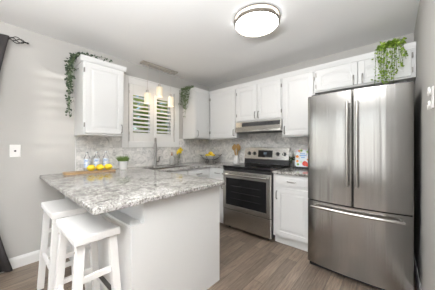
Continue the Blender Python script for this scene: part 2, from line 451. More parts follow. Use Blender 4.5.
Z0, Z1 = 1.352, 2.16
def body(parent, x0, x1, y0, y1, z0, z1, name='cabinet_body'):
    return obj(name, box(newbm(), x0, x1, y0, y1, z0, z1, .0015), 'cabinet_white', parent)
# left-wall cabinet by the window
t = thing('upper_cabinet', 'single-door white wall cabinet left of the sink window', 'cabinet', (0, -2.10, Z0), 'white wall cabinets')
body(t, .002, .33, -2.325, -1.885, Z0, Z1)
bx_, pt_ = mapped('x', .33)
door(t, 'x', .33, -2.31, -1.90, Z0 + .02, Z1 - .01, (-1.925, Z0 + .085), -2.316)
bm = newbm(); prism(bm, [(.33 + p, z) for p, z in crown_pts(Z1)], -2.325 - .024, -1.885 + .024, 'y')
prism(bm, [(-2.325 - p, z) for p, z in crown_pts(Z1)], .002, .33, 'x'); prism(bm, [(-1.885 + p, z) for p, z in crown_pts(Z1)], .002, .33, 'x')
box(bm, .002, .331, -2.325, -1.885, Z1 + .001, Z1 + .055)
obj('crown_moulding', bm, 'cabinet_white', t)
# cabinet right of the window
t = thing('upper_cabinet', 'narrow white wall cabinet right of the sink window, in the room corner', 'cabinet', (0, -.35, Z0), 'white wall cabinets')
body(t, .002, .328, -.69, -.002, Z0, Z1)
door(t, 'x', .328, -.68, -.352, Z0 + .02, Z1 - .01, (-.655, Z0 + .085), -.357)
bm = newbm(); prism(bm, [(.33 + p, z) for p, z in crown_pts(Z1)], -.69 - .024, -.37, 'y')
prism(bm, [(-.69 - p, z) for p, z in crown_pts(Z1)], .002, .33, 'x'); box(bm, .002, .331, -.69, -.002, Z1 + .001, Z1 + .055)
obj('crown_moulding', bm, 'cabinet_white', t)
def upper(label, x0, x1, z0, doors, arch=0):
    t = thing('upper_cabinet', label, 'cabinet', ((x0 + x1) / 2, -.16, z0), 'white wall cabinets')
    body(t, x0 + .001, x1 - .001, -.33, -.002, z0, Z1)
    for a0, a1, h, hg in doors:
        door(t, 'y', -.33, a0, a1, z0 + (.02 if z0 < 1.8 else .015), Z1 - .01, (h, z0 + (.09 if z0 < 1.8 else .07)), hg, arch)
    bm = newbm(); prism(bm, [(-.33 - p, z) for p, z in crown_pts(Z1)], x0 + .001, x1 - .001, 'x'); box(bm, x0 + .001, x1 - .001, -.331, -.002, Z1 + .001, Z1 + .055)
    obj('crown_moulding', bm, 'cabinet_white', t); return t
upper('single-door white wall cabinet between the corner and the range hood', .331, .943, Z0, [(.375, .925, .90, .369)])
upper('two-door white cabinet directly above the range hood', .943, 1.715, 1.602, [(.96, 1.326, 1.300, .954), (1.332, 1.70, 1.358, 1.706)])
upper('tall white wall cabinet between the range hood and the refrigerator', 1.715, 2.135, Z0, [(1.732, 2.118, 1.758, 2.124)])
upper('wide short white cabinet above the refrigerator', 2.135, 3.028, 1.885, [(2.155, 2.572, 2.535, 2.149), (2.580, 2.995, 2.617, 3.001)], .03)

# base cabinets
def base_body(parent, x0, x1, y0, y1, kick='y'):
    bm = newbm(); box(bm, x0, x1, y0, y1, .1, .879, .0015)
    obj('cabinet_body', bm, 'cabinet_white', parent)
    if kick == 'y': k = box(newbm(), x0, x1, y0 + .05, y1, .001, .0985)
    else: k = box(newbm(), x0, x1 - .05, y0, y1, .001, .0985)
    obj('toe_kick', k, 'cabinet_white', parent)
t = thing('base_cabinet', 'white base cabinet with one drawer and one door, beside the refrigerator', 'cabinet', (1.95, -.3, 0), 'white base cabinets')
base_body(t, 1.718, 2.188, -.61, -.002)
drawer(t, 'y', -.61, 1.745, 2.172, .735, .865)
door(t, 'y', -.61, 1.745, 2.172, .125, .715, (1.775, .62))
t = thing('base_cabinet', 'narrow white base cabinet between the corner and the range', 'cabinet', (.78, -.3, 0), 'white base cabinets')
base_body(t, .612, .932, -.61, -.002)
drawer(t, 'y', -.61, .655, .925, .735, .865)
door(t, 'y', -.61, .655, .925, .125, .715, (.895, .62))
t = thing('base_cabinet', 'white sink base cabinet under the window', 'cabinet', (.3, -1.1, 0), 'white base cabinets')
bm = newbm(); box(bm, .002, .09, -1.599, -.002, .1, .879); box(bm, .59, .61, -1.599, -.002, .1, .879)
box(bm, .09, .59, -1.599, -.002, .1, .12); box(bm, .09, .59, -.80, -.002, .12, .879)
obj('cabinet_body', bm, 'cabinet_white', t); obj('toe_kick', box(newbm(), .002, .56, -1.599, -.002, .001, .0985), 'cabinet_white', t)
drawer(t, 'x', .61, -1.10, -.66, .735, .865); drawer(t, 'x', .61, -1.585, -1.11, .735, .865, False)
door(t, 'x', .61, -1.10, -.66, .125, .715, (-1.07, .62)); door(t, 'x', .61, -1.585, -1.11, .125, .715, (-1.14, .62))
# peninsula
t = thing('peninsula_cabinet', 'white panelled peninsula base carrying the granite breakfast bar', 'cabinet', (.85, -2.0, 0))
obj('cabinet_body', box(newbm(), .002, 1.645, -2.343, -1.602, .001, .879), 'cabinet_white', t)
bm = newbm(); box(bm, .016, 1.645, -2.424, -2.344, .001, .722)
obj('back_panel', bm, 'cabinet_white', t)
obj('ledge', box(newbm(), .002, 1.645, -2.424, -2.344, .723, .741, .002), 'cabinet_white', t)
bm = newbm(); prism(bm, [(-2.424, .001), (-1.60, .001), (-1.60, .879), (-2.343, .879), (-2.343, .741), (-2.424, .741)], 1.646, 1.665, 'x')
obj('end_panel', bm, 'cabinet_white', t)
o = thing('wall_outlet', 'cream outlet plate low on the seating side of the peninsula', 'outlet', (1.45, -2.4245, .55))
bm = newbm(); box(bm, 1.425, 1.475, -2.4305, -2.4245, .44, .55, .002); obj('cover_plate', bm, mat('cream_plate', (.80, .76, .68), .4), o)
bm = newbm(); box(bm, 1.44, 1.46, -2.4325, -2.431, .505, .53); box(bm, 1.44, 1.46, -2.4325, -2.431, .46, .485); obj('socket', bm, 'white_plastic', o)

# ------------------------------------------------------------------ countertops
def slab(name, outline, hole, z0, z1):
    bm = newbm(); edges = []
    for loop in [outline] + ([hole] if hole else []):
        vs = [bm.verts.new((x, y, z1)) for x, y in loop]
        edges += [bm.edges.new((vs[i], vs[(i + 1) % len(vs)])) for i in range(len(vs))]
    bmesh.ops.triangle_fill(bm, edges=edges, use_beauty=True, use_dissolve=False)
    r = bmesh.ops.extrude_face_region(bm, geom=bm.faces[:])
    bmesh.ops.translate(bm, verts=[g_ for g_ in r['geom'] if isinstance(g_, bmesh.types.BMVert)], vec=(0, 0, z0 - z1))
    bmesh.ops.dissolve_limit(bm, angle_limit=R(1), verts=bm.verts, edges=bm.edges)
    return obj(name, bm, 'granite', bevel=.006)
def arc(cx_, cy_, r_, a0, a1, n=6): return [(cx_ + r_ * math.cos(R(a0 + (a1 - a0) * k / n)), cy_ + r_ * math.sin(R(a0 + (a1 - a0) * k / n))) for k in range(n + 1)]
out = [(.003, -.011), (.003, -2.640)] + arc(1.70, -2.625, .02, -90, 0) + arc(1.68, -1.60, .04, 0, 90) + [(.645, -1.56), (.645, -.645), (.932, -.645), (.932, -.011)]
hole = [(.13, -1.56), (.50, -1.56), (.50, -.86), (.13, -.86)]
ct = slab('countertop', out, hole, .880, .914)
tag(ct, 'speckled grey and white granite countertop of the sink run and breakfast bar', 'countertop')
ct = slab('countertop', [(1.717, -.011), (1.717, -.645), (2.19, -.645), (2.19, -.011)], None, .880, .914)
tag(ct, 'short granite countertop between the range and the refrigerator', 'countertop')
# sink
t = thing('sink', 'undermount stainless sink below the window', 'sink', (.31, -1.21, .70))
bm = newbm(); zt, zb = .8795, .69
x0, x1, y0, y1 = .115, .515, -1.575, -.845; wl = .008
box(bm, x0, x1, y0, y1, zb, zb + wl); box(bm, x0, x0 + wl, y0, y1, zb, zt); box(bm, x1 - wl, x1, y0, y1, zb, zt)
box(bm, x0, x1, y0, y0 + wl, zb, zt); box(bm, x0, x1, y1 - wl, y1, zb, zt); box(bm, x0, x1, -1.215, -1.205, zb, .85)
obj('basin', bm, 'steel_h', t)
for y in (-1.39, -1.03): obj('drain', lathe(newbm(), [(.04, 0), (.04, .004), (.02, .005), (.001, .003)], (.31, y, zb + wl), 16), 'chrome', t)
# faucet, spout swivelled to the room
FX, FY = .075, -1.285
t = thing('kitchen_faucet', 'tall brushed metal gooseneck faucet behind the sink', 'faucet', (FX, FY, .914))
dx, dy = .85, -.53
bm = newbm(); lathe(bm, [(.027, 0), (.027, .008), (.02, .014), (.019, .10), (.016, .11)], (FX, FY, .9145), 16)
pts = [(FX, FY, 1.02), (FX, FY, 1.25)]
for k in range(1, 10):
    a = math.pi * k / 10 * 1.05; r_ = .085
    pts.append((FX + dx * r_ * (1 - math.cos(a)), FY + dy * r_ * (1 - math.cos(a)), 1.25 + r_ * math.sin(a)))
tube(bm, pts, .0175, 12); obj('spout', bm, 'faucet_steel', t, smooth=True)
e = Vector(pts[-1]); bm = newbm(); tube(bm, [e, e - Vector((0, 0, .03)), e - Vector((0, 0, .09))], [.019, .022, .022], 12); obj('spray_head', bm, 'faucet_steel', t, smooth=True)
bm = newbm(); tube(bm, [(FX, FY + .015, .985), (FX + .005, FY + .05, .99)], .013, 10); tube(bm, [(FX + .005, FY + .055, .985), (FX + .008, FY + .065, 1.06)], [.009, .006], 8)
obj('lever', bm, 'chrome', t, smooth=True)

# ------------------------------------------------------------------ range
t = thing('range', 'stainless range with black ceramic cooktop and oven window', 'oven', (1.33, -.33, 0))
X0, X1, YF = .937, 1.712, -.64
obj('range_body', box(newbm(), X0, X1, YF, -.012, .05, .899, .002), 'dark_grey', t)
bm = newbm(); box(bm, X0 - .002, X1 + .002, -.680, -.10, .900, .938, .008); obj('cooktop', bm, 'black_glass', t)
ring = M['ring_grey'] = mat('ring_grey', (.045, .045, .045), .3)
for i, (x, y, r_) in enumerate(((1.12, -.52, .095), (1.54, -.52, .11), (1.12, -.26, .085), (1.54, -.26, .085))):
    bm = newbm(); lathe(bm, [(r_ - .004, 0), (r_ - .004, .0006), (r_, .0006), (r_, 0)], (x, y, .9382), 32); obj('burner_ring', bm, ring, t)
# oven door
dr = newbm(); box(dr, X0 + .004, X0 + .06, -.678, YF, .305, .862, .004); box(dr, X1 - .06, X1 - .004, -.678, YF, .305, .862, .004)
box(dr, X0 + .055, X1 - .055, -.678, YF, .305, .37, .004); box(dr, X0 + .055, X1 - .055, -.678, YF, .76, .862, .004)
dr = obj('oven_door', dr, 'steel_h', t)
obj('oven_window', box(newbm(), X0 + .055, X1 - .055, -.674, -.642, .365, .765), 'black_glass', dr)
bm = newbm()
for k in range(3): box(bm, X0 + .15, X1 - .15, -.6755, -.6745, .47 + k * .09, .474 + k * .09)
obj('oven_rack', bm, ring, dr)
bm = newbm(); hy = -.728
tube(bm, [(X0 + .03, hy, .815), (X0 + .39, hy - .006, .815), (X1 - .03, hy, .815)], .012, 12)
for x in (X0 + .05, X1 - .05): tube(bm, [(x, -.676, .815), (x, hy, .815)], .010, 8)
obj('handle', bm, 'handle_steel', dr, smooth=True)
obj('front_trim', box(newbm(), X0 + .002, X1 - .002, -.67, YF, .867, .898, .003), 'black_plastic', t)
bm = newbm(); box(bm, X0 + .004, X1 - .004, -.672, YF, .055, .298, .004); obj('storage_drawer', bm, 'steel_h', t)
for x in (X0 + .06, X1 - .06):
    for y in (-.58, -.08): obj('foot', lathe(newbm(), [(.02, 0), (.02, .0495)], (x, y, .0005), 12), 'black_plastic', t)
# backguard, sloping control panel
bm = newbm(); prism(bm, [(-.012, .9385), (-.095, .9385), (-.085, 1.01), (-.012, 1.01)], X0, X1, 'x'); obj('vent_rail', bm, 'black_plastic', t)
bm = newbm(); prism(bm, [(-.012, 1.0105), (-.10, 1.0105), (-.07, 1.200), (-.012, 1.200)], X0, X1, 'x'); bg_ = obj('control_panel', bm, 'steel_h', t, bevel=.004)
bm = newbm(); 
def on_panel(z): return -.10 + (.03) * (z - 1.0105) / .1745
prism(bm, [(on_panel(1.045) + .001, 1.045), (on_panel(1.045) - .003, 1.045), (on_panel(1.155) - .003, 1.155), (on_panel(1.155) + .001, 1.155)], 1.20, 1.45, 'x')
ds = obj('display', bm, 'black_glass', bg_)
bm = newbm(); prism(bm, [(on_panel(1.09) - .003, 1.09), (on_panel(1.09) - .0045, 1.09), (on_panel(1.125) - .0045, 1.125), (on_panel(1.125) - .003, 1.125)], 1.30, 1.35, 'x'); obj('clock', bm, 'display', ds)
for x in (1.03, 1.13, 1.535, 1.64):
    bm = newbm(); z = 1.10
    lathe(bm, [(.031, 0), (.031, -.004), (.024, -.006), (.022, -.026), (.018, -.03)], (x, on_panel(z) - .0005, z), 20, 'y')
    kb = obj('knob', bm, 'black_plastic', bg_, smooth=True)
    bm = newbm(); box(bm, x - .004, x + .004, on_panel(z) - .036, on_panel(z) - .0305, z - .018, z + .018); obj('grip', bm, 'chrome', kb)
# hood
t = thing('range_hood', 'slim stainless under-cabinet hood above the range', 'range hood', (1.33, -.2, 1.43))
bm = newbm(); prism(bm, [(-.012, 1.6), (-.355, 1.6), (-.362, 1.52), (-.385, 1.468), (-.385, 1.44), (-.012, 1.44)], .948, 1.710, 'x'); obj('hood_body', bm, 'steel_h', t, bevel=.003)
bm = newbm(); prism(bm, [(-.355, 1.585), (-.362, 1.585), (-.370, 1.53), (-.362, 1.53)], 1.07, 1.69, 'x'); st = obj('vent_strip', bm, 'dark_grey', t)
for x in (1.47, 1.52, 1.57):
    obj('button', box(newbm(), x, x + .03, -.374, -.3655, 1.548, 1.568, .002), 'black_plastic', st)
obj('filter', box(newbm(), 1.0, 1.66, -.36, -.05, 1.434, 1.4395), 'dark_grey', t)

# ------------------------------------------------------------------ refrigerator
t = thing('refrigerator', 'stainless french-door refrigerator with bottom freezer drawer', 'refrigerator', (2.59, -.42, 0))
FX0, FX1, FY_ = 2.200, 2.984, -.80
obj('fridge_body', box(newbm(), FX0 + .004, FX1 - .004, -.745, -.03, .03, 1.725, .004), 'dark_grey', t)
def bulge(x): s = (x - (FX0 + FX1) / 2) / ((FX1 - FX0) / 2); return -.825 - .04 * (1 - s * s)
def curved(x0, x1, z0, z1, name, parent):
    n = 14; pts = [(x0, -.752)] ; 
    e = .008
    fr_ = [(x0 + (x1 - x0) * k / n) for k in range(n + 1)]
    pts += [(x0, bulge(x0) + e)] + [(min(max(x, x0 + e), x1 - e), bulge(x)) for x in fr_] + [(x1, bulge(x1) + e), (x1, -.752)]
    bm = newbm(); prism(bm, pts, z0, z1, 'z')
    return obj(name, bm, 'steel_v', parent, smooth=True)
mid_ = 2.592
d1 = curved(FX0, mid_ - .003, .690, 1.733, 'door', t)
d2 = curved(mid_ + .003, FX1, .690, 1.733, 'door', t)
d3 = curved(FX0, FX1, .055, .680, 'freezer_drawer', t)
for dd, x in ((d1, mid_ - .036), (d2, mid_ + .036)):
    y = bulge(x); bm = newbm()
    tube(bm, [(x, y - .042, .87), (x, y - .05, 1.0), (x, y - .052, 1.2), (x, y - .05, 1.45), (x, y - .042, 1.625)], .012, 10)
    for z in (.90, 1.59): tube(bm, [(x, y - .001, z), (x, y - .043, z)], .010, 8)
    obj('handle', bm, 'handle_steel', dd, smooth=True)
bm = newbm(); pts = []
for k in range(11):
    x = FX0 + .05 + (FX1 - FX0 - .10) * k / 10; pts.append((x, bulge(x) - .05, .635))
tube(bm, pts, .0125, 10)
for x in (FX0 + .07, FX1 - .07): tube(bm, [(x, bulge(x) + .002, .635), (x, bulge(x) - .048, .635)], .010, 8)
obj('handle', bm, 'handle_steel', d3, smooth=True)
for x in (FX0 + .03, FX1 - .11): obj('hinge_cover', box(newbm(), x, x + .08, -.80, -.68, 1.7335, 1.752, .004), 'dark_grey', t)
bm = newbm(); box(bm, FX0 + .01, FX1 - .01, -.79, -.75, .004, .05); obj('toe_grille', bm, 'black_plastic', t)
for x in (FX0 + .08, FX1 - .08):
    for y in (-.65, -.1): obj('foot', lathe(newbm(), [(.025, 0), (.025, .0295)], (x, y, .0005), 12), 'black_plastic', t)

# ------------------------------------------------------------------ stools
def make_stool():
    t = local('bar_stool', 'white wooden saddle stool nearest the end of the breakfast bar', 'stool', (0, 0, 0), 'bar stools')
    bm = newbm(); H = .742; n = 16; hx, hy_ = .223, .118
    pr = [(-hx, H - .046)] + [(hx, H - .046)] + [(hx - 2 * hx * k / n, H - .012 * math.cos(math.pi / 2 * (1 - 2 * k / n)) ** 1) for k in range(n + 1)]
    prism(bm, pr, -hy_, hy_, 'y'); obj('seat', bm, 'stool_white', t, smooth=True, bevel=.006)
    def legp(sx, sy, z): s = (H - .047 - z) / (H - .047); return Vector((sx * (.180 + .028 * s), sy * (.083 + .042 * s), z))
    hw = .0215
    for sx in (-1, 1):
        for sy in (-1, 1):
            bm = newbm(); a, b = legp(sx, sy, H - .0465), legp(sx, sy, .001)
            A = [bm.verts.new(a + Vector((i * hw, j * hw, 0))) for i, j in ((-1, -1), (1, -1), (1, 1), (-1, 1))]
            B = [bm.verts.new(b + Vector((i * hw, j * hw, 0))) for i, j in ((-1, -1), (1, -1), (1, 1), (-1, 1))]
            bm.faces.new(A[::-1]); bm.faces.new(B)
            for k in range(4): bm.faces.new((A[k], A[(k + 1) % 4], B[(k + 1) % 4], B[k]))
            lg = obj('leg', bm, 'stool_white', t, bevel=.003)
            if sy < 0:
                bm = newbm(); p = legp(sx, sy, .655); lathe(bm, [(.006, 0), (.006, -.003), (.002, -.005)], p + Vector((0, -hw - .0005, 0)), 10, 'y'); obj('screw_cap', bm, 'nickel', lg)
    for sy, z in ((-1, .30), (1, .29)):
        a, b = legp(-1, sy, z), legp(1, sy, z); bm = newbm()
        box(bm, a.x + hw, b.x - hw, a.y - .010, a.y + .010, z - .016, z + .016, .002); s_ = obj('stretcher', bm, 'stool_white', t)
        if (sy, z) == (1, .29): obj('foot_plate', box(newbm(), a.x + hw + .01, b.x - hw - .01, a.y - .0135, a.y + .0125, z + .0165, z + .0205), 'stool_metal', s_, 'dark metal wear strip')
    for sx in (-1, 1):
        for z in (.32, .49):
            a, b = legp(sx, -1, z), legp(sx, 1, z); bm = newbm()
            box(bm, a.x - .010, a.x + .010, a.y + hw, b.y - hw, z - .016, z + .016, .002); obj('stretcher', bm, 'stool_white', t)
    return t
s1 = make_stool(); s1.location = (1.386, -2.582, 0)
s2 = copy_tree(s1); s2.location = (.783, -2.580, 0)
s2['label'] = 'white wooden saddle stool nearer the wall, partly hidden behind the other stool'

# ------------------------------------------------------------------ lamps
LX, LY = 1.889, -1.32
t = thing('ceiling_light', 'round flush ceiling light with two nickel rings', 'ceiling light', (LX, LY, CZ))
bm = newbm(); lathe(bm, [(.20, 2.439), (.215, 2.436), (.215, 2.424), (.19, 2.424)], (LX, LY, 0), 48); obj('ceiling_ring', bm, 'lamp_nickel', t, smooth=True)
bm = newbm(); lathe(bm, [(.187, 2.4235), (.187, 2.4045)], (LX, LY, 0), 48); obj('drum', bm, 'drum_glow', t, smooth=True)
bm = newbm(); lathe(bm, [(.198, 2.4045), (.209, 2.404), (.211, 2.378), (.200, 2.376), (.198, 2.4035)], (LX, LY, 0), 48); bmesh.ops.delete(bm, geom=[f_ for f_ in bm.faces if len(f_.verts) > 4], context='FACES_ONLY'); obj('lower_ring', bm, 'lamp_nickel', t, smooth=True)
bm = newbm(); lathe(bm, [(.187, 2.404), (.197, 2.396), (.196, 2.380), (.15, 2.373), (.08, 2.369), (.001, 2.368)], (LX, LY, 0), 48); obj('diffuser', bm, 'diffuser', t, smooth=True)
t = thing('pendant_fixture', 'nickel bar ceiling plate with three small glass pendants over the sink', 'pendant light', (.16, -1.24, CZ))
obj('canopy', box(newbm(), .105, .215, -1.565, -.955, 2.415, 2.4395, .006), 'mirror_nickel', t)
for y, zt in ((-1.47, 2.01), (-1.27, 2.14), (-1.06, 2.025)):
    px = .16; zt_ = zt
    bm = newbm(); tube(bm, [(px, y, 2.4145), (px, y, zt_ + .03)], .0022, 6); cd = obj('cord', bm, 'nickel', t)
    bm = newbm(); lathe(bm, [(.016, zt_ + .035), (.022, zt_ + .025), (.026, zt_ - .004), (.026, zt_ - .01)], (px, y, 0), 20); obj('socket', bm, 'nickel', t, smooth=True)
    bm = newbm(); lathe(bm, [(.025, zt_ - .0105), (.044, zt_ - .0105), (.046, zt_ - .018), (.046, zt_ - .160), (.042, zt_ - .160), (.042, zt_ - .02), (.025, zt_ - .02)], (px, y, 0), 24)
    obj('glass_shade', bm, 'shade_glow', t, smooth=True)
    lamp('pendant_bulb_light', 'POINT', (px, y, zt_ - .21), None, .25, color=(1, .8, .58)).data.shadow_soft_size = .03

# ------------------------------------------------------------------ curtain, rod
t = thing('curtain_rod', 'dark iron curtain rod with a twisted cage finial on the left wall', 'curtain rod', (.085, -3.6, 2.27))
bm = newbm(); tube(bm, [(.085, -5.6, 2.27), (.085, -2.865, 2.27)], .011, 10); obj('rod', bm, 'black_iron', t, smooth=True)
bm = newbm(); ya, yb = -2.865, -2.765
for k in range(4):
    pts = []
    for i in range(13):
        s = i / 12; a = k * math.pi / 2 + s * math.pi * .9; r_ = .005 + .024 * math.sin(math.pi * s) ** .8
        pts.append((.085 + r_ * math.cos(a), ya + (yb - ya) * s, 2.27 + r_ * math.sin(a)))
    tube(bm, pts, .0038, 6)
lathe(bm, [(.014, ya - .014), (.016, ya - .006), (.008, ya)], (.085, 0, 2.27), 12, 'y'); lathe(bm, [(.004, yb - .002), (.008, yb + .008), (.005, yb + .016), (.010, yb + .026), (.002, yb + .036)], (.085, 0, 2.27), 12, 'y')
obj('finial', bm, 'black_iron', t, smooth=True)
bm = newbm()
for y in (-2.95, -5.5): tube(bm, [(.001, y, 2.235), (.06, y, 2.235), (.085, y, 2.258)], .006, 8)
obj('bracket', bm, 'black_iron', t, smooth=True)
t = thing('curtain', 'dark charcoal curtain hanging at the left edge beside the patio door', 'curtain', (.085, -3.2, .03))
bm = newbm(); n = 56; rings = []
for i in range(13):
    z = 2.285 - (2.285 - .03) * i / 12; row = []
    for k in range(n + 1):
        s = k / n; ye = -3.0 + .125 * (abs(z - 1.05) / 1.2) ** 1.8 if z > 1.05 else -3.0 + .155 * (abs(z - 1.05) / 1.02) ** 1.8; y = -3.50 + s * (ye + 3.50); x = .088 + .028 * math.sin(s * 34) * (.75 + .25 * i / 12)
        if abs(z - 2.27) < .03: x = .100 + .006 * math.sin(s * 34)
        row.append(bm.verts.new((x, y, z)))
    rings.append(row)
for a, b in zip(rings, rings[1:]):
    for k in range(n): bm.faces.new((a[k], a[k + 1], b[k + 1], b[k]))
o = obj('drape', bm, 'curtain_cloth', t, smooth=True); sm = o.modifiers.new('thick', 'SOLIDIFY'); sm.thickness = .003

# wall plate
t = thing('wall_plate', 'square white wall plate with a dark centre jack on the left wall', 'wall plate', (0, -2.825, 1.18))
bm = newbm(); box(bm, .0005, .007, -2.864, -2.786, 1.118, 1.243, .003); pl = obj('plate', bm, 'white_plastic', t)
bm = newbm(); lathe(bm, [(.009, .007), (.009, .012), (.003, .013)], (0, -2.825, 1.18), 12, 'x'); obj('jack', bm, 'black_plastic', t)
# ornament on right wall
t = thing('wall_hook', 'white scrolled metal ornament on the wall right of the refrigerator', 'wall hook', (3.03, -1.33, 1.5))
bm = newbm(); box(bm, 3.022, 3.029, -1.42, -1.37, 1.44, 1.56, .003); obj('back_plate', bm, 'white_plastic', t)
bm = newbm(); 
for s in (1, -1):
    pts = []
    for i in range(16):
        a = i / 15 * math.pi * 1.7; r_ = .032 * (1 - i / 24)
        pts.append((3.014, -1.375 + .006 + r_ * math.cos(a) * 1.0 - .01, 1.50 + s * (.033 + r_ * math.sin(a))))
    tube(bm, pts, .0055, 8)
obj('scroll', bm, 'white_plastic', t, smooth=True)

# ------------------------------------------------------------------ plants
def leaf(bm, p, d, size, rg):
    d = Vector(d).normalized(); sd = d.cross(Vector((rg.uniform(-1, 1), rg.uniform(-1, 1), rg.uniform(-1, 1)))).normalized(); up = sd.cross(d)
    a = bm.verts.new(p); b = bm.verts.new(p + d * size * .45 + sd * size * .36 + up * size * .08); c_ = bm.verts.new(p + d * size); e_ = bm.verts.new(p + d * size * .45 - sd * size * .36 + up * size * .08)
    bm.faces.new((a, b, c_, e_))
def rdir(rg): return Vector((rg.gauss(0, 1), rg.gauss(0, 1), rg.gauss(0, 1)))
def fill_leaves(name, bm, m_, parent):     # leaves stay separate facets
    me = bpy.data.meshes.new(name)
    org = ORG.get(parent.name, Vector((0, 0, 0))); bmesh.ops.translate(bm, verts=bm.verts, vec=-org); bm.to_mesh(me); bm.free(); me.materials.append(M[m_])
    o = bpy.data.objects.new(name, me); COL.objects.link(o); o.parent = parent; return o
def garland(name, label, loc, strands, tops, m_, size, seed, step=.014, avoid=None, sparse=None):
    rg = random.Random(seed); t = thing(name, label, 'plant', loc, 'trailing plants on the cabinets')
    lb, sb = newbm(), newbm()
    for pts, wdt, dens in strands:
        pts = [Vector(p) for p in pts]; tube(sb, pts, .0018, 5)
        for a, b in zip(pts, pts[1:]):
            n = max(1, int((b - a).length / step * dens))
            for k in range(n):
                p = a.lerp(b, rg.random()) + Vector((rg.gauss(0, wdt), rg.gauss(0, wdt), rg.gauss(0, .006)))
                if avoid: p = avoid(p)
                leaf(lb, p, rdir(rg) + Vector((0, 0, -.4)), size * rg.uniform(.7, 1.25), rg)
    for c_, rad, n in tops:
        for k in range(n):
            q = rdir(rg).normalized() * rg.random() ** .5
            p = Vector(c_) + Vector((q.x * rad[0], q.y * rad[1], q.z * rad[2]))
            if avoid: p = avoid(p)
            leaf(lb, p, rdir(rg), size * rg.uniform(.8, 1.3), rg)
    fill_leaves('foliage', lb, m_, t); obj('stem', sb, 'stem_green', t)
    return t
CT = Z1 + .055
# left: over the end face of the left cabinet
av = lambda p: Vector((max(p.x, .02), p.y, p.z)) if p.y < -2.37 or p.z > CT else Vector((max(p.x, .02), -2.375 - abs(p.y + 2.36) * .3, p.z))
st = []
rg = random.Random(3)
for k, (x, zb_) in enumerate(((.07, 1.62), (.11, 1.58), (.15, 1.72), (.19, 1.86), (.23, 1.98), (.05, 1.85), (.28, 2.05))):
    st.append(([(x + .02, -2.25, CT + .02), (x, -2.375, CT + .015), (x - .005, -2.405, CT - .08), (x + rg.uniform(-.02, .02), -2.40, (CT + zb_) / 2), (x + rg.uniform(-.02, .02), -2.40, zb_)], .014, 1.15))
st.append(([(.2, -2.28, CT + .03), (.30, -2.22, CT + .035), (.36, -2.15, CT + .03), (.37, -2.06, CT + .02)], .014, 1.1))
garland('trailing_ivy', 'dark green trailing ivy hanging off the left end of the leftmost wall cabinet', (.2, -2.26, CT), st, [((.17, -2.31, CT + .03), (.16, .09, .03), 150)], 'leaf_dark', .034, 11, avoid=av)
# middle: cabinet right of the window
av2 = lambda p: Vector((max(p.x, .02), p.y, p.z)) if p.y < -.74 or p.z > CT else Vector((max(p.x, .02), -.745 - abs(p.y + .73) * .3, p.z))
st = []
for k, (x, zb_, dn) in enumerate(((.06, 1.93, 2.4), (.10, 1.87, 2.6), (.14, 1.86, 2.6), (.18, 1.90, 2.5), (.22, 1.98, 2.2), (.26, 2.04, 1.8), (.15, 1.70, 1.0))):
    st.append(([(x, -.62, CT + .02), (x, -.735, CT + .015), (x, -.765, CT - .06), (x + rg.uniform(-.015, .015), -.76, (CT + zb_) / 2), (x + rg.uniform(-.015, .015), -.76, zb_)], .014, dn))
garland('trailing_ivy', 'grey green trailing ivy hanging beside the sink window on the narrow corner cabinet', (.15, -.64, CT), st, [((.14, -.68, CT + .03), (.15, .07, .03), 110)], 'leaf_mid', .027, 12, avoid=av2)
# right: over the refrigerator cabinet doors
av3 = lambda p: Vector((p.x, p.y, p.z)) if p.y < -.385 or p.z > CT else Vector((p.x, -.388 - abs(p.y + .37) * .3, p.z))
st = []
for k in range(13):
    x = 2.745 + .19 * k / 12; zb_ = [1.99, 1.87, 1.85, 1.84, 1.90, 1.87, 1.93, 1.88, 1.86, 1.95, 2.02, 1.98, 2.05][k]
    st.append(([(x, -.25, CT + .02), (x, -.36, CT + .02), (x, -.405, CT - .03), (x + rg.uniform(-.015, .015), -.402, (CT + zb_) / 2), (x + rg.uniform(-.02, .02), -.405, zb_)], .009, 1.1))
st.append(([(2.80, -.3, CT + .02), (2.74, -.36, CT + .012), (2.725, -.405, CT - .05), (2.73, -.402, 2.0), (2.72, -.405, 1.85)], .008, .8))
garland('trailing_plant', 'bright green trailing plant spilling over the cabinet above the refrigerator', (2.88, -.28, CT), st, [((2.845, -.32, CT + .04), (.12, .09, .035), 400)], 'leaf_bright', .026, 13, avoid=av3)

# potted grass
t = thing('potted_plant', 'short green grass plant in a white pot near the window corner of the bar', 'plant', (.160, -1.820, .9145))
bm = newbm(); c_ = (.160, -1.820, .9145); lathe(bm, [(.044, 0), (.046, .004), (.055, .105), (.058, .112), (.053, .112), (.050, .095), (.001, .095)], c_, 28); obj('pot', bm, 'white_ceramic', t, smooth=True)
bm = newbm(); rg = random.Random(5)
for k in range(420):
    a = rg.uniform(0, 2 * math.pi); r_ = .048 * rg.random() ** .5; p = Vector((c_[0] + r_ * math.cos(a), c_[1] + r_ * math.sin(a), c_[2] + .096))
    d_ = Vector((math.cos(a) * r_ * 11 + rg.gauss(0, .15), math.sin(a) * r_ * 11 + rg.gauss(0, .15), 1)).normalized(); L = rg.uniform(.055, .105)
    sd = d_.cross(Vector((rg.gauss(0, 1), rg.gauss(0, 1), .1))).normalized() * .004
    q = [bm.verts.new(p - sd), bm.verts.new(p + sd), bm.verts.new(p + d_ * L)]; bm.faces.new(q)
fill_leaves('foliage', bm, 'grass_green', t)

